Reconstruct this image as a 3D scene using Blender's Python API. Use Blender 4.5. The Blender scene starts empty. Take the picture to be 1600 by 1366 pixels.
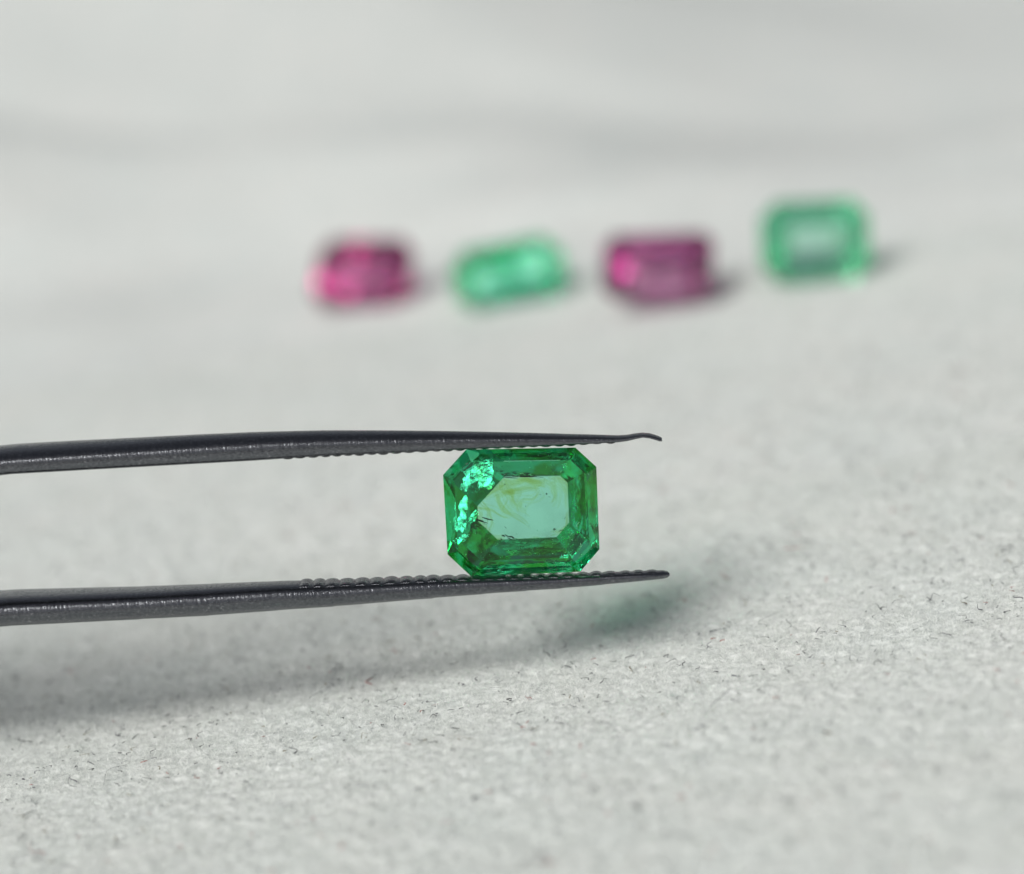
import bpy, math, random
import numpy as np
from mathutils import Vector, Matrix, noise as mnoise
# Scale: 1 Blender unit = 1 cm (a macro subject); the scene's unit scale says so.
S = bpy.context.scene
C = S.collection
S.unit_settings.scale_length = 0.01
random.seed(7)
rng = np.random.default_rng(11)

# ------------------------------------------------------------------ camera
W, H = 1600, 1366
FPX = 5140.0                    # focal length in photograph pixels
D = 15.0                        # focus distance
PITCH, ROLL = math.radians(16.4), math.radians(9.8)
HCAM = 5.37
fwd = Vector((0, math.cos(PITCH), -math.sin(PITCH)))
r0 = Vector((1, 0, 0)); u0 = r0.cross(fwd).normalized()
right = r0 * math.cos(ROLL) - u0 * math.sin(ROLL)
up = r0 * math.sin(ROLL) + u0 * math.cos(ROLL)
cam_loc = Vector((0, -14.4, HCAM))
cd = bpy.data.cameras.new('camera'); cam = bpy.data.objects.new('camera', cd); C.objects.link(cam)
M = Matrix((right, up, -fwd)).transposed().to_4x4(); M.translation = cam_loc
cam.matrix_world = M
cd.sensor_width = 36; cd.lens = 36 * FPX / W
cd.clip_start = 0.5; cd.clip_end = 1000
cd.dof.use_dof = True; cd.dof.focus_distance = D + 0.02
cd.dof.aperture_fstop = cd.lens * 1e-3 / (2 * 0.23)
S.camera = cam
def at(px, py, depth=D):
    """the point seen at photograph pixel (px, py) at a given distance along the view axis"""
    k = depth / FPX
    return cam_loc + fwd * depth + right * ((px - W / 2) * k) + up * ((H / 2 - py) * k)
PX = D / FPX                    # one photograph pixel at the focus distance, in cm

# ------------------------------------------------------------------ light
sun_dir = Vector((-0.62, -0.80, 1.0)).normalized()      # towards the sun
EL = math.asin(sun_dir.z); AZ = math.atan2(sun_dir.x, sun_dir.y)
w = bpy.data.worlds.new('World'); S.world = w; w.use_nodes = True
nt = w.node_tree; bg = nt.nodes['Background']
sky = nt.nodes.new('ShaderNodeTexSky'); sky.sky_type = 'NISHITA'; sky.sun_disc = False
sky.sun_elevation = EL; sky.sun_rotation = AZ
sky.air_density = 1.0; sky.dust_density = 3.0; sky.ozone_density = 0.6
hsv = nt.nodes.new('ShaderNodeHueSaturation'); hsv.inputs['Saturation'].default_value = 0.35   # hazy white daylight
nt.links.new(sky.outputs[0], hsv.inputs['Color']); nt.links.new(hsv.outputs[0], bg.inputs[0]); bg.inputs[1].default_value = 0.063
sd = bpy.data.lights.new('sun', 'SUN'); sun = bpy.data.objects.new('sun', sd); C.objects.link(sun)
sd.energy = 3.0; sd.angle = math.radians(28); sd.color = (1.0, 0.985, 0.945)
sun.rotation_euler = sun_dir.to_track_quat('Z', 'Y').to_euler()
S.view_settings.view_transform = 'Standard'; S.view_settings.look = 'None'
S.view_settings.exposure = -0.05; S.view_settings.gamma = 1
cy = S.cycles
cy.max_bounces = 20; cy.transmission_bounces = 16; cy.glossy_bounces = 10; cy.diffuse_bounces = 4
cy.transparent_max_bounces = 96
cy.caustics_refractive = True; cy.caustics_reflective = False
cy.blur_glossy = 0.2; cy.sample_clamp_indirect = 6.0
cy.use_denoising = True; cy.use_adaptive_sampling = False

# ------------------------------------------------------------------ helpers
def tag(o, label=None, cat=None, group=None, kind=None):
    for k, v in (('label', label), ('category', cat), ('group', group), ('kind', kind)):
        if v: o[k] = v
    return o
def mesh_obj(name, verts, faces, mat, parent=None, smooth=False):
    me = bpy.data.meshes.new(name); me.from_pydata([tuple(v) for v in verts], [], faces); me.update()
    if smooth: me.polygons.foreach_set('use_smooth', [True] * len(me.polygons))
    if mat: me.materials.append(mat)
    o = bpy.data.objects.new(name, me); C.objects.link(o)
    if parent: o.parent = parent
    return o
def new_mat(name):
    m = bpy.data.materials.new(name); m.use_nodes = True
    for n in list(m.node_tree.nodes):
        if n.type != 'OUTPUT_MATERIAL': m.node_tree.nodes.remove(n)
    out = m.node_tree.nodes['Material Output'] if 'Material Output' in m.node_tree.nodes else m.node_tree.nodes[0]
    return m, m.node_tree, out
def node(nt, t, **kw):
    n = nt.nodes.new(t)
    for k, v in kw.items():
        if k in n.inputs: n.inputs[k].default_value = v
        else: setattr(n, k, v)
    return n
def ramp(nt, src, stops):
    r = nt.nodes.new('ShaderNodeValToRGB'); e = r.color_ramp.elements
    while len(e) < len(stops): e.new(0.5)
    for el, (p, c) in zip(e, stops):
        el.position = p; el.color = (c, c, c, 1) if isinstance(c, (int, float)) else (*c, 1)
    nt.links.new(src, r.inputs[0]); return r

# smooth lattice noise, vectorised
def lattice(x, y, wl, seed):
    g = np.random.default_rng(seed).random((256, 256))
    X = x / wl; Y = y / wl
    xi = np.floor(X).astype(int); yi = np.floor(Y).astype(int)
    fx = X - xi; fy = Y - yi; fx = fx * fx * (3 - 2 * fx); fy = fy * fy * (3 - 2 * fy)
    a = g[xi & 255, yi & 255]; b = g[(xi + 1) & 255, yi & 255]
    c = g[xi & 255, (yi + 1) & 255]; d = g[(xi + 1) & 255, (yi + 1) & 255]
    return (a * (1 - fx) + b * fx) * (1 - fy) + (c * (1 - fx) + d * fx) * fy - 0.5

# ------------------------------------------------------------------ cloth
def ridge(y, c, s, a): return a * np.exp(-((y - c) / s) ** 2)
def cloth_big(x, y):
    """the slow waves of the cloth; hills and tilt at the back are shaped to bring shade"""
    yy = y + 0.04 * x
    left = 1 / (1 + np.exp((x - 2.0) / 3.0))
    def hill(cx, cy_, sx, sy, a): return a * np.exp(-((x - cx) / sx) ** 2 - ((y - cy_) / sy) ** 2)
    z = hill(-6.5, 13.6, 3.6, 2.2, 1.45) + hill(-9.0, 25.0, 5.5, 4.0, 2.6) + hill(0.3, 14.0, 2.6, 2.6, 0.60) + hill(-1.0, 24.5, 4.5, 3.5, .9) + hill(9.5, 17, 3, 5, .5)  # hills shaped to stand in for soft shadow bands on the far cloth
    z += ridge(yy, 20.6, 2.0, 0.30) * left
    q = np.clip((y - 8.5) / 8.0, 0, 1); q = q * q * (3 - 2 * q)
    z -= 0.15 * np.clip(x + 6, -4, 30) * q  # sideways tilt, shaped to turn the far cloth darker
    far = np.clip((y - 3.0) / 6.0, 0, 1)
    z += far * (0.26 * lattice(x + 3, y * 1.6, 4.1, 5) + 0.11 * lattice(x, y * 1.5 + 7, 1.7, 6))
    z += 0.05 * lattice(x + 9, y, 2.3, 2) * np.clip(1 - abs(y) / 8, 0.2, 1)
    return z
def cloth_z(x, y):
    near = np.clip(1.25 - np.maximum(np.abs(x) / 6, np.abs(y + 0.5) / 9), 0.25, 1)
    z = cloth_big(x, y)
    z += 0.012 * lattice(x, y, 0.42, 3)
    z += near * (0.008 * lattice(x + .4, y, 0.13, 4) + 0.007 * lattice(x, y + .2, 0.055, 8) + 0.013 * lattice(x, y, 0.03, 9))
    return z
def axis(segs):
    out = []
    for a, b, n in segs: out.append(np.linspace(a, b, n, endpoint=False))
    return np.concatenate(out + [np.array([segs[-1][1]])])
xs = axis([(-40, -12, 24), (-12, -3.4, 70), (-3.4, 3.4, 560), (3.4, 12, 70), (12, 40, 24)])
ys = axis([(-30, -6, 30), (-6, -3.0, 60), (-3.0, 1.6, 400), (1.6, 6, 180), (6, 14, 120), (14, 45, 120), (45, 70, 12)])
X, Y = np.meshgrid(xs, ys, indexing='ij')
Z = cloth_z(X, Y)
co = np.stack([X, Y, Z], -1).reshape(-1, 3).astype(np.float32)
nx, ny = len(xs), len(ys)
I = (np.arange(nx - 1)[:, None] * ny + np.arange(ny - 1)[None, :]).reshape(-1)
quads = np.stack([I, I + ny, I + ny + 1, I + 1], -1).astype(np.int32)
me = bpy.data.meshes.new('felt_cloth')
me.vertices.add(len(co)); me.vertices.foreach_set('co', co.reshape(-1))
me.loops.add(quads.size); me.loops.foreach_set('vertex_index', quads.reshape(-1))
me.polygons.add(len(quads))
me.polygons.foreach_set('loop_start', np.arange(0, quads.size, 4, dtype=np.int32))
me.polygons.foreach_set('use_smooth', np.ones(len(quads), dtype=bool))
me.update(); me.validate()

def felt_material():
    m, nt, out = new_mat('felt')
    L = nt.links.new
    tc = node(nt, 'ShaderNodeTexCoord')
    big = node(nt, 'ShaderNodeTexNoise', Scale=1.3, Detail=4.0); L(tc.outputs['Object'], big.inputs['Vector'])
    fine = node(nt, 'ShaderNodeTexNoise', Scale=26.0, Detail=5.0, Roughness=0.65); L(tc.outputs['Object'], fine.inputs['Vector'])
    mid = node(nt, 'ShaderNodeTexNoise', Scale=7.0, Detail=3.0); L(tc.outputs['Object'], mid.inputs['Vector'])
    c1 = ramp(nt, fine.outputs['Fac'], [(0.28, (0.55, 0.57, 0.555)), (0.5, (0.72, 0.745, 0.735)), (0.72, (0.79, 0.81, 0.805))])
    c2 = ramp(nt, mid.outputs['Fac'], [(0.3, (0.90, 0.91, 0.90)), (0.6, (1.0, 1.0, 0.995))])
    c3 = ramp(nt, big.outputs['Fac'], [(0.35, (0.96, 0.97, 0.965)), (0.65, (1.0, 0.99, 0.98))])
    mx = node(nt, 'ShaderNodeMixRGB', blend_type='MULTIPLY'); mx.inputs[0].default_value = 1
    L(c1.outputs[0], mx.inputs[1]); L(c2.outputs[0], mx.inputs[2])
    m2 = node(nt, 'ShaderNodeMixRGB', blend_type='MULTIPLY'); m2.inputs[0].default_value = 1
    L(mx.outputs[0], m2.inputs[1]); L(c3.outputs[0], m2.inputs[2])
    b = node(nt, 'ShaderNodeBsdfPrincipled', Roughness=0.95)
    b.inputs['Specular IOR Level'].default_value = 0.15
    b.inputs['Sheen Weight'].default_value = 0.0
    L(m2.outputs[0], b.inputs['Base Color'])
    bn = node(nt, 'ShaderNodeTexNoise', Scale=55.0, Detail=4.0, Roughness=0.7); L(tc.outputs['Object'], bn.inputs['Vector'])
    bp = node(nt, 'ShaderNodeBump', Strength=0.4, Distance=0.010); L(bn.outputs['Fac'], bp.inputs['Height'])
    L(bp.outputs[0], b.inputs['Normal']); L(b.outputs[0], out.inputs[0])
    return m
me.materials.append(felt_material())
cloth = bpy.data.objects.new('felt_cloth', me); C.objects.link(cloth)
tag(cloth, 'pale grey white felt cloth with fine nap spread under the gemstones', kind='structure')

def strands(name, base, direc, length, radius, colors, curl, npts, mat, parent):
    """fine hairs as one curves object"""
    n = len(base)
    hc = bpy.data.hair_curves.new(name); hc.add_curves([npts] * n)
    t = np.linspace(0, 1, npts)
    P = np.zeros((n, npts, 3)); arch = rng.uniform(-0.05, 0.22, n)
    d = direc / np.linalg.norm(direc, axis=1, keepdims=True)
    side = np.cross(d, np.tile([[0, 0, 1.0]], (n, 1))); side /= (np.linalg.norm(side, axis=1, keepdims=True) + 1e-9)
    ph = rng.random(n) * 6.28; k = (rng.random(n) - 0.5) * 2
    for i, tt in enumerate(t):
        off = curl * (k * (tt * tt) + 0.25 * np.sin(ph + 6 * tt) - 0.25 * np.sin(ph))
        P[:, i] = base + d * (length * tt)[:, None] + side * (off * length)[:, None]
        P[:, i, 2] += arch * length * np.sin(np.pi * tt)
    hc.position_data.foreach_set('vector', P.reshape(-1).astype(np.float32))
    at_ = hc.attributes.new('radius', 'FLOAT', 'POINT') if 'radius' not in hc.attributes else hc.attributes['radius']
    prof = (1 - 0.75 * t)
    at_.data.foreach_set('value', (radius[:, None] * prof[None, :]).reshape(-1).astype(np.float32))
    ca = hc.attributes.new('tint', 'FLOAT_VECTOR', 'CURVE')
    ca.data.foreach_set('vector', colors.reshape(-1).astype(np.float32))
    hc.materials.append(mat)
    o = bpy.data.objects.new(name, hc); C.objects.link(o); o.parent = parent
    tag(o, kind='stuff'); return o
def strand_material(name, rough=0.7, translucent=0.3):
    m, nt, out = new_mat(name)
    a = node(nt, 'ShaderNodeAttribute', attribute_name='tint')
    b = node(nt, 'ShaderNodeBsdfPrincipled', Roughness=rough); b.inputs['Specular IOR Level'].default_value = 0.25
    nt.links.new(a.outputs['Vector'], b.inputs['Base Color'])
    tr = node(nt, 'ShaderNodeBsdfTranslucent'); nt.links.new(a.outputs['Vector'], tr.inputs[0])
    mx = node(nt, 'ShaderNodeMixShader'); mx.inputs[0].default_value = translucent
    nt.links.new(b.outputs[0], mx.inputs[1]); nt.links.new(tr.outputs[0], mx.inputs[2]); nt.links.new(mx.outputs[0], out.inputs[0])
    return m
nap_mat = strand_material('nap'); lint_mat = strand_material('lint', 0.5, 0.0)
def spread(n, x0, x1, y0, y1):
    x = rng.uniform(x0, x1, n); y = rng.uniform(y0, y1, n); return x, y
def nap(n, x0, x1, y0, y1, rad, ln):
    x, y = spread(n, x0, x1, y0, y1)
    base = np.stack([x, y, cloth_z(x, y) - 0.003], -1)
    a = rng.random(n) * 2 * np.pi
    d = np.stack([np.cos(a), np.sin(a), rng.uniform(0.0, 1.9, n)], -1)
    v = rng.uniform(0.66, 0.93, n)
    col = np.stack([v * 0.97, v, v * 0.965], -1)
    return base, d, ln * rng.uniform(0.5, 1.6, n), rad * rng.uniform(0.6, 1.5, n), col
b1 = nap(260000, -3.4, 3.4, -3.0, 2.2, 0.00065, 0.034)
b2 = nap(30000, -4.0, 4.0, 2.2, 7.0, 0.0016, 0.06)
b3 = list(nap(9000, -3.4, 3.4, -3.0, 2.2, 0.0013, 0.026)); b3[0][:, 2] += 0.012; b3[4][:] = (0.93, 0.95, 0.93)  # sparse whiter fibres, glints put into their colour
arr = [np.concatenate(p) for p in zip(b1, b2, b3)]
strands('nap', *arr, 0.6, 5, nap_mat, cloth)
def lint(n, x0, x1, y0, y1, ln, rad):
    x, y = spread(n, x0, x1, y0, y1)
    base = np.stack([x, y, cloth_z(x, y) + 0.015], -1)
    a = rng.random(n) * 2 * np.pi
    d = np.stack([np.cos(a), np.sin(a), rng.uniform(-0.1, 0.9, n)], -1)
    v = rng.uniform(0.01, 0.13, n)
    col = np.stack([v, v, v * 1.15], -1)
    red = rng.random(n) < 0.08; col[red] = (0.30, 0.07, 0.06)
    brn = rng.random(n) < 0.12; col[brn] = (0.16, 0.13, 0.07)
    l = ln * rng.lognormal(0, 0.55, n)
    return base, d, l, rad * rng.uniform(0.7, 1.5, n), col
arr = [np.concatenate(p) for p in zip(lint(4200, -3.6, 3.6, -3.2, 4.5, 0.019, 0.0019), lint(110, -3.6, 3.6, -3, 3, 0.065, 0.0011))]
strands('lint', *arr, 1.3, 8, lint_mat, cloth)

# ------------------------------------------------------------------ tweezers
def steel_material():
    m, nt, out = new_mat('dark_steel'); L = nt.links.new
    tc = node(nt, 'ShaderNodeTexCoord')
    n1 = node(nt, 'ShaderNodeTexNoise', Scale=75.0, Detail=4.0, Roughness=0.7); L(tc.outputs['Object'], n1.inputs['Vector'])
    mp = node(nt, 'ShaderNodeMapping'); mp.inputs['Scale'].default_value = (110, 14, 14); L(tc.outputs['Object'], mp.inputs['Vector'])
    n2 = node(nt, 'ShaderNodeTexNoise', Scale=1.0, Detail=3.0); L(mp.outputs[0], n2.inputs['Vector'])
    col = ramp(nt, n1.outputs['Fac'], [(0.3, (0.105, 0.11, 0.122)), (0.62, (0.18, 0.185, 0.20)), (0.76, (0.5, 0.5, 0.52))])
    rg = ramp(nt, n2.outputs['Fac'], [(0.3, 0.15), (0.7, 0.25)])
    b = node(nt, 'ShaderNodeBsdfPrincipled', Metallic=1.0)
    L(col.outputs[0], b.inputs['Base Color']); L(rg.outputs[0], b.inputs['Roughness'])
    bp = node(nt, 'ShaderNodeBump', Strength=0.5, Distance=0.003)
    add = node(nt, 'ShaderNodeMath', operation='ADD'); L(n1.outputs['Fac'], add.inputs[0]); L(n2.outputs['Fac'], add.inputs[1])
    L(add.outputs[0], bp.inputs['Height']); L(bp.outputs[0], b.inputs['Normal']); L(b.outputs[0], out.inputs[0])
    return m
steel = steel_material()
TILT = math.radians(8.0)
Nax = (up * math.cos(TILT) - fwd * math.sin(TILT)).normalized()      # inner face of the lower arm looks this way
Bax = right.cross(Nax).normalized()                                   # away from the camera
if Bax.dot(fwd) < 0: Bax = -Bax
ARM_D = D + 0.04
U = [(-3900, 905, 985), (-3600, 900, 985), (-3000, 850, 945), (-2200, 790, 870), (-1400, 745, 812), (-700, 716, 773), (-300, 701, 757), (0, 690, 743), (100, 684.5, 737.5), (200, 680, 732), (300, 675, 726.5), (400, 671, 721), (500, 669, 714), (600, 669.5, 709.5),
     (700, 671, 704.5), (800, 673.5, 699.5), (880, 676, 696.5), (940, 678, 693), (965, 679, 691.5), (980, 678.3, 689.5), (992, 676.3, 686.5), (1004, 675.2, 684), (1015, 676.0, 685.5), (1024, 678.4, 688.0), (1030, 680.6, 690.0), (1034, 683.0, 690.0)]
Lw = [(-3900, 988, 1068), (-3600, 988, 1070), (-3000, 985, 1068), (-2200, 974, 1048), (-1400, 957, 1028), (-700, 940, 1006), (-300, 928, 993), (0, 920, 983), (100, 917.5, 978), (219, 914.7, 971.6), (330, 910.5, 965.5), (437, 906, 957), (520, 905, 951), (600, 902.5, 944),
      (680, 899.5, 937), (760, 898, 930), (820, 897.5, 925.5), (880, 896, 921), (940, 893.5, 915.5), (990, 892, 910.5), (1020, 891, 907.5), (1036, 890.6, 905.5), (1043, 892, 903.5), (1046, 895, 900)]
def wid(x):      # depth of an arm, cm
    xs_ = [-3900, -2200, -700, 0, 400, 700, 900, 1000, 1020, 1032, 1046]
    return float(np.interp(x, xs_, [0.85, 0.85, 0.58, 0.40, 0.27, 0.175, 0.125, 0.105, 0.10, 0.085, 0.05]))
root = bpy.data.objects.new('tweezers', None); C.objects.link(root)
rloc = at(-3700, 985, ARM_D)
root.location = rloc; root.empty_display_size = 0.3
tag(root, 'dark grey steel gem tweezers with two long tapering serrated arms gripping the rectangular emerald', 'tweezers')
def arm(stations, inner, n_out, n_in):
    """inner=+1: inner face on the upper side (the lower arm)"""
    xs_ = np.array([s[0] for s in stations], float)
    fine = np.unique(np.concatenate([xs_, np.arange(0, xs_.max(), 25.0), np.arange(-3900, 0, 150.0)]))
    # smooth interpolation of the two edges
    def sm(vals):
        v = np.interp(fine, xs_, vals); out = v.copy()
        for i in range(1, len(v) - 1):
            if fine[i] < 960: out[i] = 0.25 * v[i - 1] + 0.5 * v[i] + 0.25 * v[i + 1]
        return out
    T = sm([s[1] for s in stations]); Bt = sm([s[2] for s in stations])
    verts = []; faces = []; K = 32; frames = []
    for i, x in enumerate(fine):
        wd = wid(x)
        app = (Bt[i] - T[i]) * PX
        th = max(app - wd * math.sin(TILT) * 0.72, app * 0.45)
        c = at(x, (T[i] + Bt[i]) / 2, ARM_D) - rloc
        frames.append((x, c, th, wd))
        for k in range(K):
            a = 2 * math.pi * k / K
            ca, sa = math.cos(a), math.sin(a)
            is_in = (sa > 0) == (inner > 0)
            n = n_in if is_in else n_out
            u = math.copysign(abs(ca) ** (2 / n), ca) * wd / 2
            v = math.copysign(abs(sa) ** (2 / n), sa) * th / 2
            if is_in and n_out > 2.2: v *= 1.0
            verts.append(c + Bax * u + Nax * v)
    R = len(fine)
    for i in range(R - 1):
        for k in range(K):
            k2 = (k + 1) % K
            faces.append((i * K + k, i * K + k2, (i + 1) * K + k2, (i + 1) * K + k))
    faces.append(tuple(range(K))); faces.append(tuple(reversed(range((R - 1) * K, R * K))))
    o = mesh_obj('arm', verts, faces, steel, root, True)
    return o, frames
def tooth_mesh():
    # a rounded ridge: x along the arm, y across it, z out of the inner face; unit sized
    vs = []; fs = []; K = 8
    prof = [(-0.5, -1.5), (-0.48, 0.15), (-0.34, 0.68), (-0.12, 0.97), (0.1, 1.0), (0.3, 0.75), (0.46, 0.25), (0.5, -1.5)]
    for y, s in ((-0.5, 0.45), (-0.44, 0.85), (-0.3, 1.0), (0.3, 1.0), (0.44, 0.85), (0.5, 0.45)):
        for px_, pz in prof: vs.append((px_ * (0.9 + 0.1 * s), y, (pz + 0.5) * s - 0.5))
    for r in range(5):
        for k in range(K - 1): fs.append((r * K + k, r * K + k + 1, (r + 1) * K + k + 1, (r + 1) * K + k))
    fs.append(tuple(reversed(range(K)))); fs.append(tuple(range(5 * K, 6 * K)))
    me = bpy.data.meshes.new('tooth'); me.from_pydata(vs, [], fs); me.update(); me.materials.append(steel)
    me.polygons.foreach_set('use_smooth', [True] * len(me.polygons))
    return me
tm = tooth_mesh()
def teeth(arm_o, frames, inner, x0, x1, pitch, h):
    fx = [f[0] for f in frames]; x = x0
    while x < x1:
        p = pitch * random.uniform(0.88, 1.12)
        def fr(xx):
            c = Vector([float(np.interp(xx, fx, [f[1][j] for f in frames])) for j in range(3)])
            return c, float(np.interp(xx, fx, [f[2] for f in frames])), float(np.interp(xx, fx, [f[3] for f in frames]))
        c, th, wd = fr(x); ca = fr(x - 8)[0]; cb = fr(x + 8)[0]
        N = Nax * inner
        pos = c + N * (th / 2 - 0.006)
        Tn = (cb - ca).normalized(); Bn = Tn.cross(N).normalized() * -1; Nn = Bn.cross(Tn).normalized() * 1
        if Nn.dot(N) < 0: Nn = -Nn
        Bn = Nn.cross(Tn)
        o = bpy.data.objects.new('tooth', tm); C.objects.link(o); o.parent = arm_o
        hh = h * random.uniform(0.8, 1.15)
        R = Matrix((Tn * p * PX * 1.02, Bn * wd * (0.86 if inner < 0 else 0.74), Nn * hh)).transposed().to_4x4(); R.translation = pos
        o.matrix_local = R
        x += p
ua, uf = arm(U, -1, 2.1, 5.0); ua['label'] = 'upper arm with bent sharp tip'
la, lf = arm(Lw, +1, 2.0, 3.2); la['label'] = 'lower arm with serrated inner face'
teeth(ua, uf, -1, 452, 968, 19.5, 0.012)
teeth(la, lf, +1, 478, 1036, 22.0, 0.0125)
# the welded joint where both arms meet, out of the picture to the left
jc = [at(-3960, 985, ARM_D) - rloc, at(-3560, 985, ARM_D) - rloc]
jv = []
for c, s in ((jc[0], 0.8), (jc[0] * 0.9 + jc[1] * 0.1, 1.0), (jc[1], 1.0)):
    for a, b in ((-1, -1), (1, -1), (1, 1), (-1, 1)): jv.append(c + Bax * (a * 0.46 * s) + Nax * (b * 0.27 * s))
jf = [(0, 1, 5, 4), (1, 2, 6, 5), (2, 3, 7, 6), (3, 0, 4, 7), (4, 5, 9, 8), (5, 6, 10, 9), (6, 7, 11, 10), (7, 4, 8, 11), (3, 2, 1, 0), (8, 9, 10, 11)]
mesh_obj('joint', jv, jf, steel, root)

# ------------------------------------------------------------------ gemstones
def offset_poly(poly, dist):
    """move each edge inwards by its own distance; poly runs anticlockwise"""
    n = len(poly); lines = []
    for i in range(n):
        p = Vector(poly[i]); q = Vector(poly[(i + 1) % n]); d = (q - p).normalized()
        nrm = Vector((-d.y, d.x)); lines.append((p + nrm * dist[i], d))
    out = []
    for i in range(n):
        p, d = lines[i - 1]; q, e = lines[i]
        den = d.x * e.y - d.y * e.x
        t = ((q.x - p.x) * e.y - (q.y - p.y) * e.x) / den
        out.append(p + d * t)
    return out
def gem_material(name, color, density, tints, rough=0.0, ior=1.577, bump=0.3, seedv=0.0, bscale=9.0, crown=0.12, culet=-9.0, zone=0.0):
    # one material for the whole stone: smooth polished crown, livelier pavilion (object z below the girdle)
    m, nt, out = new_mat(name); L = nt.links.new
    tc = node(nt, 'ShaderNodeTexCoord')
    mp = node(nt, 'ShaderNodeMapping'); mp.inputs['Location'].default_value = (seedv, seedv * 2, seedv); L(tc.outputs['Object'], mp.inputs['Vector'])
    n1 = node(nt, 'ShaderNodeTexNoise', Scale=6.0, Detail=4.0, Roughness=0.6); L(mp.outputs[0], n1.inputs['Vector'])
    # colour zoning: warmer towards the upper right of the stone
    dp = node(nt, 'ShaderNodeVectorMath', operation='DOT_PRODUCT'); dp.inputs[1].default_value = (zone * 0.28, zone * 0.42, 0); L(tc.outputs['Object'], dp.inputs[0])
    ad = node(nt, 'ShaderNodeMath', operation='ADD'); L(n1.outputs['Fac'], ad.inputs[0]); L(dp.outputs['Value'], ad.inputs[1])
    cr = ramp(nt, ad.outputs[0], tints)
    g = node(nt, 'ShaderNodeBsdfGlass', Roughness=rough, IOR=ior)
    n2 = node(nt, 'ShaderNodeTexNoise', Scale=bscale, Detail=3.0); L(mp.outputs[0], n2.inputs['Vector'])
    bp = node(nt, 'ShaderNodeBump', Strength=bump, Distance=0.01); L(n2.outputs['Fac'], bp.inputs['Height'])
    L(bp.outputs[0], g.inputs['Normal'])
    sx = node(nt, 'ShaderNodeSeparateXYZ'); L(tc.outputs['Object'], sx.inputs[0])
    mr = node(nt, 'ShaderNodeMapRange'); mr.inputs['From Min'].default_value = -0.02; mr.inputs['From Max'].default_value = 0.0
    mr.inputs['To Min'].default_value = bump; mr.inputs['To Max'].default_value = bump * crown
    L(sx.outputs['Z'], mr.inputs['Value']); L(mr.outputs[0], bp.inputs['Strength'])
    mr2 = node(nt, 'ShaderNodeMapRange'); mr2.inputs['From Min'].default_value = -0.02; mr2.inputs['From Max'].default_value = 0.0
    L(sx.outputs['Z'], mr2.inputs['Value'])
    cm = node(nt, 'ShaderNodeMixRGB'); L(mr2.outputs[0], cm.inputs[0]); L(cr.outputs[0], cm.inputs[1]); cm.inputs[2].default_value = (1, 1, 1, 1)
    lt = node(nt, 'ShaderNodeMath', operation='LESS_THAN'); lt.inputs[1].default_value = culet; L(sx.outputs['Z'], lt.inputs[0])
    c4 = node(nt, 'ShaderNodeMixRGB'); L(lt.outputs[0], c4.inputs[0]); L(cm.outputs[0], c4.inputs[1]); c4.inputs[2].default_value = (1, 1, 1, 1)
    L(c4.outputs[0], g.inputs['Color'])
    L(g.outputs[0], out.inputs[0])
    v = node(nt, 'ShaderNodeVolumeAbsorption', Density=density); v.inputs['Color'].default_value = (*color, 1)
    L(v.outputs[0], out.inputs['Volume'])
    return m
def gem(name, poly, rings, mats, matrix):
    """rings: list of (z, edge distances); from the table (+z) down to the bottom facet. mats: crown, pavilion"""
    verts = []; faces = []; mi = []; n = len(poly)
    for z, dist in rings:
        for v in offset_poly(poly, dist): verts.append((v.x, v.y, z))
    faces.append(tuple(range(n))); mi.append(0)
    for r in range(len(rings) - 1):
        for k in range(n):
            k2 = (k + 1) % n
            faces.append((r * n + k, (r + 1) * n + k, (r + 1) * n + k2, r * n + k2)); mi.append(0 if rings[r + 1][0] >= 0 else 1)
    L0 = (len(rings) - 1) * n
    faces.append(tuple(reversed(range(L0, L0 + n)))); mi.append(1)
    o = mesh_obj(name, verts, faces, mats)
    o.matrix_world = matrix
    return o
def px_poly(pts, cx, cy, k):
    p = [((x - cx) * k, (cy - y) * k) for x, y in pts]
    area = sum(p[i][0] * p[(i + 1) % len(p)][1] - p[(i + 1) % len(p)][0] * p[i][1] for i in range(len(p)))
    return p if area > 0 else list(reversed(p))
# main stone; outline anticlockwise starting lower left
outline = [(736, 901.5), (907, 893.5), (937, 858), (932, 729), (899, 698.8), (728, 702.3), (692, 742), (699, 867)]
GP = px_poly(outline, 815, 801, PX)
# edges: bottom, lower right corner, right, upper right corner, top, upper left corner, left, lower left corner
e_table = [0.052, 0.05, 0.045, 0.05, 0.055, 0.055, 0.052, 0.05]
e_cul = [0.152, 0.180, 0.137, 0.150, 0.136, 0.215, 0.142, 0.195]
def mixd(t, e=e_cul): return [v * t for v in e]
rings = [(0.050, e_table), (0.008, mixd(0.0)), (-0.008, mixd(0.0)), (-0.105, [v * (0.40 if k % 2 else 0.42) for k, v in enumerate(e_cul)]), (-0.230, e_cul)]
emer = gem_material('emerald', (0.13, 0.885, 0.675), 4.4, [(0.36, (0.70, 0.88, 0.74)), (0.46, (0.9, 1.0, 0.94)), (0.54, (1, 1, 1)), (0.66, (0.88, 0.66, 0.25))], bump=0.2, bscale=8, culet=-0.2275, zone=1.0)
gm = Matrix((right, up, -fwd)).transposed().to_4x4()
gm = gm @ Matrix.Rotation(math.radians(3), 4, 'X') @ Matrix.Rotation(math.radians(-2), 4, 'Y')
gm.translation = at(815, 801, ARM_D)
emerald = gem('emerald', GP, rings, emer, gm)
tag(emerald, 'clear green rectangular step cut emerald held upright between the tweezer tips', 'gemstone')


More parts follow.
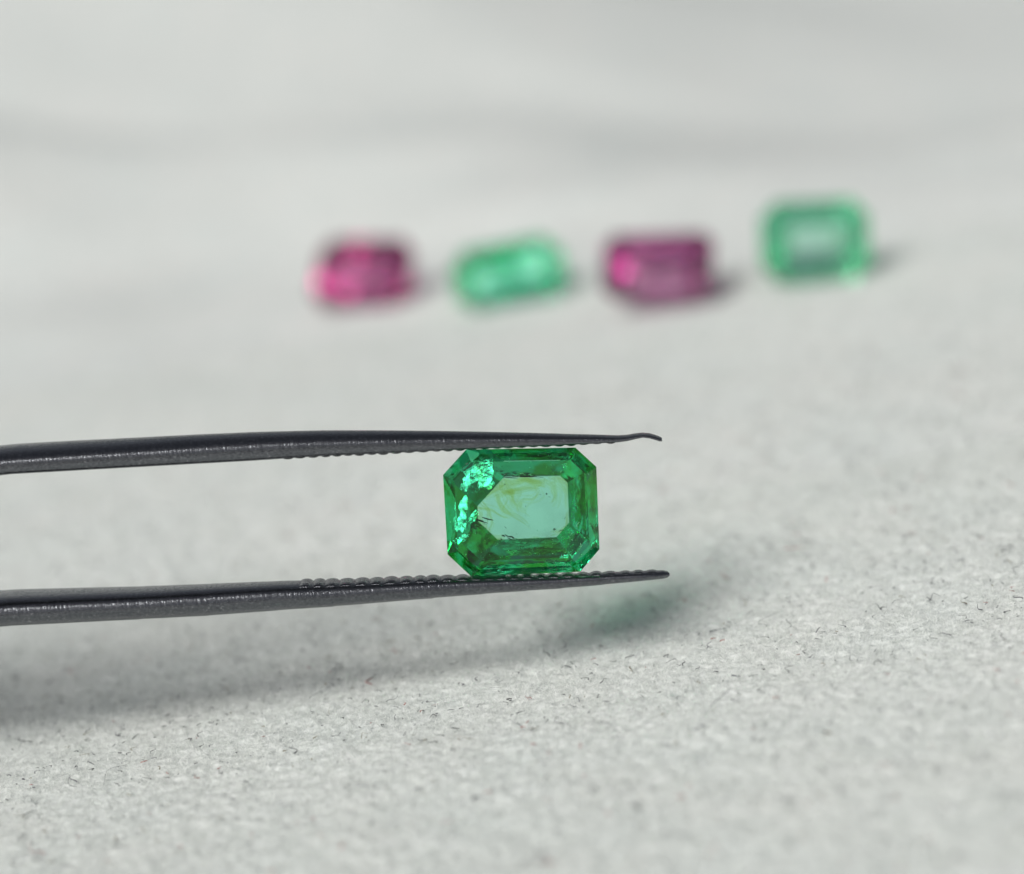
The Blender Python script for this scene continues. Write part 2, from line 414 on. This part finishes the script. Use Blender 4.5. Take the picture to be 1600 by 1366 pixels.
# inside the stones: mirror flakes for a fracture and added glints, needles and veils
def flake_material(name, lo=0.0, hi=0.55, scale=17.0, rough=0.28, col=(1, 1, 1)):
    m, nt, out = new_mat(name); L = nt.links.new
    tc = node(nt, 'ShaderNodeTexCoord')
    n1 = node(nt, 'ShaderNodeTexNoise', Scale=scale, Detail=4.0, Roughness=0.7); L(tc.outputs['Object'], n1.inputs['Vector'])
    f = ramp(nt, n1.outputs['Fac'], [(0.40, lo), (0.56, hi)])
    tr = node(nt, 'ShaderNodeBsdfTransparent'); gl = node(nt, 'ShaderNodeBsdfGlossy', Roughness=rough); gl.inputs['Color'].default_value = (*col, 1)
    bp = node(nt, 'ShaderNodeBump', Strength=0.15, Distance=0.004); L(n1.outputs['Fac'], bp.inputs['Height']); L(bp.outputs[0], gl.inputs['Normal'])
    mx = node(nt, 'ShaderNodeMixShader'); L(f.outputs[0], mx.inputs[0]); L(tr.outputs[0], mx.inputs[1]); L(gl.outputs[0], mx.inputs[2])
    L(mx.outputs[0], out.inputs[0]); return m
flake_m = flake_material('crack_glint_mirror', col=(0.13, 0.95, 0.58))
from mathutils.bvhtree import BVHTree
arm_tree = BVHTree.FromPolygons([v.co + rloc for v in ua.data.vertices] + [v.co + rloc for v in la.data.vertices],
    [tuple(p.vertices) for p in ua.data.polygons] + [tuple(i + len(ua.data.vertices) for i in p.vertices) for p in la.data.polygons])
def light_normal(stone_o, c, ior, spread):
    """which way a crack plane at c must face to mirror the sun out to the front: rays are followed through the convex stone"""
    mw = stone_o.matrix_world; R3 = np.array(mw.to_3x3().normalized())
    PN = np.array([p.normal for p in stone_o.data.polygons]); PC = np.array([p.center for p in stone_o.data.polygons]); PD = (PN * PC).sum(1)
    vdir = R3.T @ np.array((cam_loc - mw.translation).normalized()); t2 = vdir[:2] / ior
    vin = np.array([t2[0], t2[1], math.sqrt(1 - t2 @ t2)])
    s_loc = R3.T @ np.array(sun_dir)
    gx, gy = np.meshgrid(np.linspace(-1.1, 1.1, 45), np.linspace(-1.1, 1.1, 45)); N = np.stack([gx.ravel(), gy.ravel(), np.ones(gx.size)], 1)
    N /= np.linalg.norm(N, axis=1, keepdims=True)
    offs = np.array([[0, 0, 0], [spread, 0, 0], [-spread, 0, 0], [0, spread, 0], [0, -spread, 0]])
    O = (np.array(c)[None, None] + offs[None] + 0 * N[:, None]).reshape(-1, 3)
    Dv = 2 * (N @ vin)[:, None] * N - vin; Dv = np.repeat(Dv, 5, 0)
    fin = np.zeros_like(Dv); done = np.zeros(len(O), bool)
    for _ in range(3):
        den = Dv @ PN.T; num = PD[None] - O @ PN.T
        tt = np.where(den > 1e-6, num / np.maximum(den, 1e-6), 1e9); tt[tt < 1e-6] = 1e9
        h = tt.argmin(1); O = O + Dv * tt[np.arange(len(O)), h][:, None]; n = PN[h]
        ci = (Dv * n).sum(1); s2 = ior * ior * (1 - ci * ci); out = (s2 < 1) & ~done
        T = ior * (Dv - ci[:, None] * n) + np.sqrt(np.maximum(0, 1 - s2))[:, None] * n
        fin[out] = T[out]; OO = O.copy(); done |= out
        Dv = np.where(done[:, None], Dv, Dv - 2 * ci[:, None] * n)
        O = np.where(done[:, None], O, O)
    ang = np.where(done, np.clip(fin @ s_loc, -1, 1), -1)
    score = np.exp(-(np.arccos(ang) / 0.2) ** 2).reshape(-1, 5).sum(1)
    best = N[score.argmax()]
    for k in np.argsort(-score)[:60]:
        o = mw @ Vector(OO[k * 5]); d = Vector(R3 @ fin[k * 5])
        if arm_tree.ray_cast(o + d * 0.01, d)[0] is None: best = N[k]; break
    return Vector(best)
def flake(stone_o, cx, cy, cz, rx, ry, ang, mat, wob=0.25, tiltx=0.0, tilty=0.0, ior=1.577):
    n = light_normal(stone_o, (cx, cy, cz), ior, min(rx, ry) * 0.7); n = (n + Vector((tiltx, tilty, 0))).normalized()
    vs = []; K = 18; R2 = 3
    a0 = math.radians(ang)
    rim = [1 + wob * random.uniform(-1, 1) for _ in range(K)]
    for rr in range(R2 + 1):
        for k in range(K):
            a = 2 * math.pi * k / K
            q = rr / R2 * rim[k]
            x_, y_ = math.cos(a) * rx * q, math.sin(a) * ry * q
            x = x_ * math.cos(a0) - y_ * math.sin(a0); y = x_ * math.sin(a0) + y_ * math.cos(a0)
            z = -(n.x * x + n.y * y) / n.z
            vs.append((cx + x, cy + y, cz + z * 0.999 + 0.0012 * (random.random() - 0.5)))
    fs = [(r * K + k, r * K + (k + 1) % K, (r + 1) * K + (k + 1) % K, (r + 1) * K + k) for r in range(R2) for k in range(K)]
    o = mesh_obj('glint_flake', vs, fs, mat, stone_o); return o
def gp(X, Y):     # enlarged-view coordinates of the main stone -> its own plane
    return ((660 + X / 5 - 815) * PX, (801 - (680 + Y / 5)) * PX)
for X_, Y_, z_, rx, ry, an, t in ((470, 290, -0.02, 0.065, 0.05, 60, (0.01, 0.01)), (400, 420, -0.02, 0.04, 0.02, 20, (0, 0)), (360, 350, 0.0, 0.03, 0.02, 30, (0, 0)),
        (400, 300, -0.01, 0.055, 0.036, 40, (0, 0)), (500, 370, -0.03, 0.030, 0.036, 80, (0.03, 0)), (500, 240, 0.0, 0.022, 0.018, 20, (0, -.02)),
        (310, 810, 0.0, 0.034, 0.014, 25, (0, 0)), (640, 1050, 0.0, 0.040, 0.010, -5, (0, 0.02)), (1110, 950, -0.01, 0.022, 0.008, 10, (0, 0)),
        (320, 560, -0.02, 0.050, 0.020, 85, (0, 0)), (310, 690, -0.02, 0.040, 0.022, 80, (0, 0)), (400, 640, -0.03, 0.035, 0.016, 60, (0, 0)), (330, 400, 0.0, 0.02, 0.02, 0, (0, 0)), (1358, 670, 0.0, 0.006, 0.028, 2, (0, 0)), (1110, 235, -0.01, 0.012, 0.010, 0, (0.05, 0)), (1020, 1040, 0.0, 0.02, 0.007, 5, (0, 0))):
    x_, y_ = gp(X_, Y_); flake(emerald, x_, y_, z_, rx, ry, an, flake_m, 0.22, *t)  # upper left flakes show a fracture, the others are added glints
def tube(pts, rad, taper=0.3, K=5):
    vs = []; fs = []; n = len(pts)
    for i, p in enumerate(pts):
        a = pts[max(i - 1, 0)]; b = pts[min(i + 1, n - 1)]; t = (b - a).normalized()
        s1 = t.cross(Vector((0.3, 0.2, 1))).normalized(); s2 = t.cross(s1)
        rr = rad * (taper + (1 - taper) * math.sin(math.pi * (i + 0.5) / n))
        for k in range(K):
            an = 2 * math.pi * k / K; vs.append(p + s1 * math.cos(an) * rr + s2 * math.sin(an) * rr)
    for i in range(n - 1):
        for k in range(K): fs.append((i * K + k, i * K + (k + 1) % K, (i + 1) * K + (k + 1) % K, (i + 1) * K + k))
    return vs, fs
def joined(name, tubes, mat, parent):
    V = []; F = []
    for vs, fs in tubes:
        o = len(V); V += vs; F += [tuple(i + o for i in f) for f in fs]
    o = mesh_obj(name, V, F, mat, parent, True); tag(o, kind='stuff'); return o
def veil_material(name, col, fac):
    m, nt, out = new_mat(name); L = nt.links.new
    tr = node(nt, 'ShaderNodeBsdfTransparent'); d = node(nt, 'ShaderNodeBsdfDiffuse'); d.inputs[0].default_value = (*col, 1)
    tl = node(nt, 'ShaderNodeBsdfTranslucent'); tl.inputs[0].default_value = (*col, 1)
    a = node(nt, 'ShaderNodeMixShader'); L(d.outputs[0], a.inputs[1]); L(tl.outputs[0], a.inputs[2])
    mx = node(nt, 'ShaderNodeMixShader'); mx.inputs[0].default_value = fac
    L(tr.outputs[0], mx.inputs[1]); L(a.outputs[0], mx.inputs[2]); L(mx.outputs[0], out.inputs[0]); return m
vm, vnt, vout = new_mat('veil')
_t = node(vnt, 'ShaderNodeBsdfTransparent'); _t.inputs[0].default_value = (0.990, 0.986, 0.945, 1); vnt.links.new(_t.outputs[0], vout.inputs[0])
veil_m = vm
dark_m = veil_material('dark_inclusion', (0.02, 0.06, 0.035), 0.85); pale_m = flake_material('pale_speck', 0.3, 0.6, 8.0, 0.5, (0.6, 1.0, 0.75))
def curve_pts(ctrl, n=26, wob=0.004):
    P = [Vector((*gp(a, b), z)) for a, b, z in ctrl]; out = []
    for i in range(n):
        t = i / (n - 1) * (len(P) - 1); k = min(int(t), len(P) - 2); f = t - k
        p0 = P[max(k - 1, 0)]; p1 = P[k]; p2 = P[k + 1]; p3 = P[min(k + 2, len(P) - 1)]
        q = 0.5 * ((2 * p1) + (p2 - p0) * f + (2 * p0 - 5 * p1 + 4 * p2 - p3) * f * f + (3 * p1 - p0 - 3 * p2 + p3) * f ** 3)
        nv = mnoise.noise_vector(q * 18); out.append(q + Vector((nv.x, nv.y, nv.z * 0.5)) * wob)
    return out
wisps = [([(250, 490, .02), (380, 540, .01), (520, 590, 0), (660, 640, -.02)], .0045), ([(620, 430, 0), (660, 500, -.01), (640, 590, -.02), (720, 640, -.02), (800, 690, -.03)], .006),
         ([(880, 400, 0), (900, 450, -.02), (860, 500, -.02), (780, 510, -.02), (740, 570, -.03), (790, 600, -.03)], .006), ([(680, 340, .01), (720, 420, 0), (700, 500, 0), (760, 560, -.01)], .009),
         ([(940, 330, .01), (1020, 370, 0), (1040, 440, -.01), (1010, 520, -.02)], .008), ([(600, 380, .01), (640, 440, .0), (720, 450, 0)], .011), ([(560, 440, 0), (600, 520, -.01), (680, 600, -.01)], .008),
         ([(420, 130, .03), (430, 250, .03), (470, 420, .02)], .005), ([(1060, 130, .03), (1150, 260, .01), (1200, 420, .0), (1290, 560, .0)], .010), ([(480, 520, 0), (540, 640, -.01), (520, 760, -.02)], .007),
         ([(400, 860, .0), (480, 840, -.02), (560, 850, -.03)], .012), ([(1000, 340, 0), (1080, 330, 0), (1180, 380, 0), (1190, 460, 0)], .010), ([(760, 350, 0), (860, 350, 0), (960, 380, 0)], .010), ([(700, 140, .02), (800, 170, .02), (900, 150, .02)], .014),
         ([(1170, 760, 0), (1165, 820, 0)], .006), ([(560, 470, 0), (700, 430, 0), (900, 400, 0)], .008)]
# broad hazy veils where the clear middle fades into the darker facets
wisps += [([(400, 500, 0), (500, 450, 0), (640, 370, 0)], .020), ([(620, 345, 0), (800, 340, 0), (980, 350, 0)], .013), ([(400, 880, 0), (500, 830, 0), (640, 815, 0)], .017),
          ([(1060, 340, 0), (1130, 420, 0), (1140, 560, 0)], .010), ([(1130, 600, 0), (1120, 720, 0), (1010, 790, 0)], .008), ([(420, 600, 0), (440, 700, 0), (500, 790, 0)], .015), ([(700, 820, 0), (850, 820, 0), (960, 800, 0)], .007)]
tubes = []
for c, rd in wisps:
    tubes.append(tube(curve_pts(c), rd))
    for _ in range(6):
        dx, dy = random.gauss(0, 24), random.gauss(0, 20)
        tubes.append(tube(curve_pts([(a + dx, b + dy, z + random.uniform(-.015, .015)) for a, b, z in c], wob=0.016), rd * random.uniform(0.4, 1.5)))
joined('veil', tubes, veil_m, emerald)
tubes = []
def needles(n, cx, cy, sx, sy, ln, ang, da, rd, z=(-.05, .02)):
    for _ in range(n):
        for _try in range(20):
            x = random.gauss(cx, sx); y = random.gauss(cy, sy)
            if 240 < x < 1290 and 160 < y < 1010 and x + y > 560 and x + y < 2120 and x - y < 1020 and y - x < 620: break
        else: continue
        a = math.radians(random.gauss(ang, da)); l = ln * random.uniform(0.4, 1.4); zz = random.uniform(*z)
        tubes.append(tube(curve_pts([(x, y, zz), (x + l * math.cos(a) / 2, y - l * math.sin(a) / 2 + random.uniform(-4, 4), zz), (x + l * math.cos(a), y - l * math.sin(a), zz)], 6, 0.001), rd * random.uniform(.6, 1.4)))
needles(16, 410, 700, 45, 38, 45, -35, 30, .0016); needles(4, 420, 665, 25, 10, 75, -25, 8, .0028); needles(10, 655, 793, 45, 9, 32, -15, 20, .0024)
needles(14, 510, 360, 45, 45, 45, 80, 25, .0009); needles(9, 740, 325, 60, 4, 90, 0, 3, .0018); needles(12, 550, 270, 30, 20, 34, -20, 30, .0009)
needles(3, 1020, 745, 15, 6, 30, 25, 10, .0022); needles(1, 970, 462, 1, 1, 12, 60, 5, .003); needles(1, 642, 385, 1, 1, 12, 60, 5, .003)
needles(10, 320, 680, 40, 50, 40, 70, 30, .0012); needles(12, 760, 640, 160, 120, 16, 0, 90, .0008)
joined('dark_needle', tubes, dark_m, emerald)
tubes = []
needles(45, 1050, 880, 190, 130, 9, 0, 90, .0014); needles(5, 1205, 700, 8, 12, 18, 70, 20, .003); needles(5, 1160, 800, 8, 22, 20, 75, 20, .0025); needles(10, 1270, 890, 30, 16, 22, 30, 50, .0018)
needles(30, 450, 900, 170, 90, 9, 0, 90, .0013); needles(20, 900, 230, 250, 60, 9, 0, 90, .0014); needles(10, 760, 308, 70, 5, 22, 0, 10, .0015)
joined('pale_speck', tubes, pale_m, emerald)

# background stones, lying on the cloth, tables tipped towards the camera
def stone(px, py_base, wpx, hpx, depth_px, lean, spin, turn, mats, label, cut, hshape=0.72):
    # where the view ray through the base pixel meets the cloth
    d = (at(px, py_base, 10.0) - cam_loc).normalized()
    t = 10.0
    for _ in range(60):
        p = cam_loc + d * t
        hgt = p.z - float(cloth_z(np.array([p.x]), np.array([p.y]))[0])
        t += hgt / max(-d.z, 0.05) * 0.8
    dist = (cam_loc + d * t - cam_loc).dot(fwd)
    k = dist / FPX
    w_, h_ = wpx * k, hpx * k
    c = cut
    poly = [(-w_ / 2 + c, -h_ / 2), (w_ / 2 - c, -h_ / 2), (w_ / 2, -h_ / 2 + c), (w_ / 2, h_ / 2 - c), (w_ / 2 - c, h_ / 2), (-w_ / 2 + c, h_ / 2), (-w_ / 2, h_ / 2 - c), (-w_ / 2, -h_ / 2 + c)]
    tb = h_ * 0.14; cu = h_ * 0.36
    dp = depth_px
    rs = [(0.09, [tb] * 8), (0.05, [tb * .4] * 8), (0.01, [0] * 8), (-0.01, [0] * 8), (-dp * .45, [cu * .32] * 8), (-dp * .8, [cu * .68] * 8), (-dp, [cu] * 8)]
    # local +z (table) leans up from facing the camera horizontally
    R = Matrix.Rotation(math.radians(turn), 4, 'Z') @ Matrix.Rotation(math.radians(90 - lean), 4, 'X') @ Matrix.Rotation(math.radians(spin), 4, 'Z')
    base = cam_loc + d * t
    o = gem('gemstone', poly, rs, mats, R)
    lo = min((R @ v.co).z for v in o.data.vertices)
    bot = [(R @ v.co) for v in o.data.vertices if (R @ v.co).z < lo + 0.05]
    cx = 0.0; cyy = min(b.y for b in bot)
    zc = float(cloth_z(np.array([base.x]), np.array([base.y]))[0])
    T = Matrix.Translation(Vector((base.x - cx, base.y - cyy, zc - lo - 0.006))) @ R
    o.matrix_world = T
    tag(o, label, 'gemstone', 'blurred gemstones lying in a row on the cloth')
    return o
ruby = [gem_material('ruby_%s' % n, c, dn, [(0.35, (0.8, 0.5, 0.62)), (0.6, (1, 0.85, 0.95))], ior=1.76, rough=0.12, bump=0.4, seedv=s) for n, c, dn, s in (('a', (0.80, 0.08, 0.60), 2.7, 1.0), ('b', (0.74, 0.22, 0.63), 2.5, 3.0))]
green = [gem_material('green_%s' % n, c, dn, [(0.35, (0.75, 0.95, 0.8)), (0.6, (1, 1, 1))], rough=0.14, bump=0.45, seedv=s) for n, c, dn, s in (('a', (0.0, 0.93, 0.70), 3.6, 5.0), ('b', (0.10, 0.92, 0.66), 1.6, 8.0))]
g1 = stone(576, 491, 174, 114, 0.26, 37, -2, -30, ruby[0], 'magenta pink gemstone leftmost in the row behind the tweezers', 0.10)
g2 = stone(804, 480, 178, 100, 0.32, 20, 2, -4, green[0], 'deep green gemstone lying flatter between the two pink stones', 0.12)
g3 = stone(1038, 482, 174, 118, 0.28, 52, -9, -4, ruby[1], 'dull purple pink gemstone with bright spots, between the two green stones', 0.07)
g4 = stone(1286, 447, 170, 128, 0.26, 8, -6, -4, green[1], 'light green gemstone rightmost in the row, tallest and facing forward', 0.11)
soft_flake = flake_material('soft_glint_mirror', 0.03, 0.07, 12.0, 0.35)
teal_flake = flake_material('teal_glint_mirror', 0.05, 0.25, 12.0, 0.35)
flake(g1, -0.10, -0.06, -0.03, 0.13, 0.07, 10, soft_flake, ior=1.76)  # mirror flakes added to give these stones their bright spots
flake(g2, -0.18, -0.02, -0.02, 0.09, 0.09, 0, teal_flake); flake(g2, 0.17, 0.03, -0.02, 0.11, 0.10, 0, teal_flake)
flake(g3, -0.15, -0.11, -0.01, 0.10, 0.06, 0, soft_flake, ior=1.76); flake(g3, 0.10, -0.13, -0.01, 0.09, 0.06, 0, soft_flake, ior=1.76)
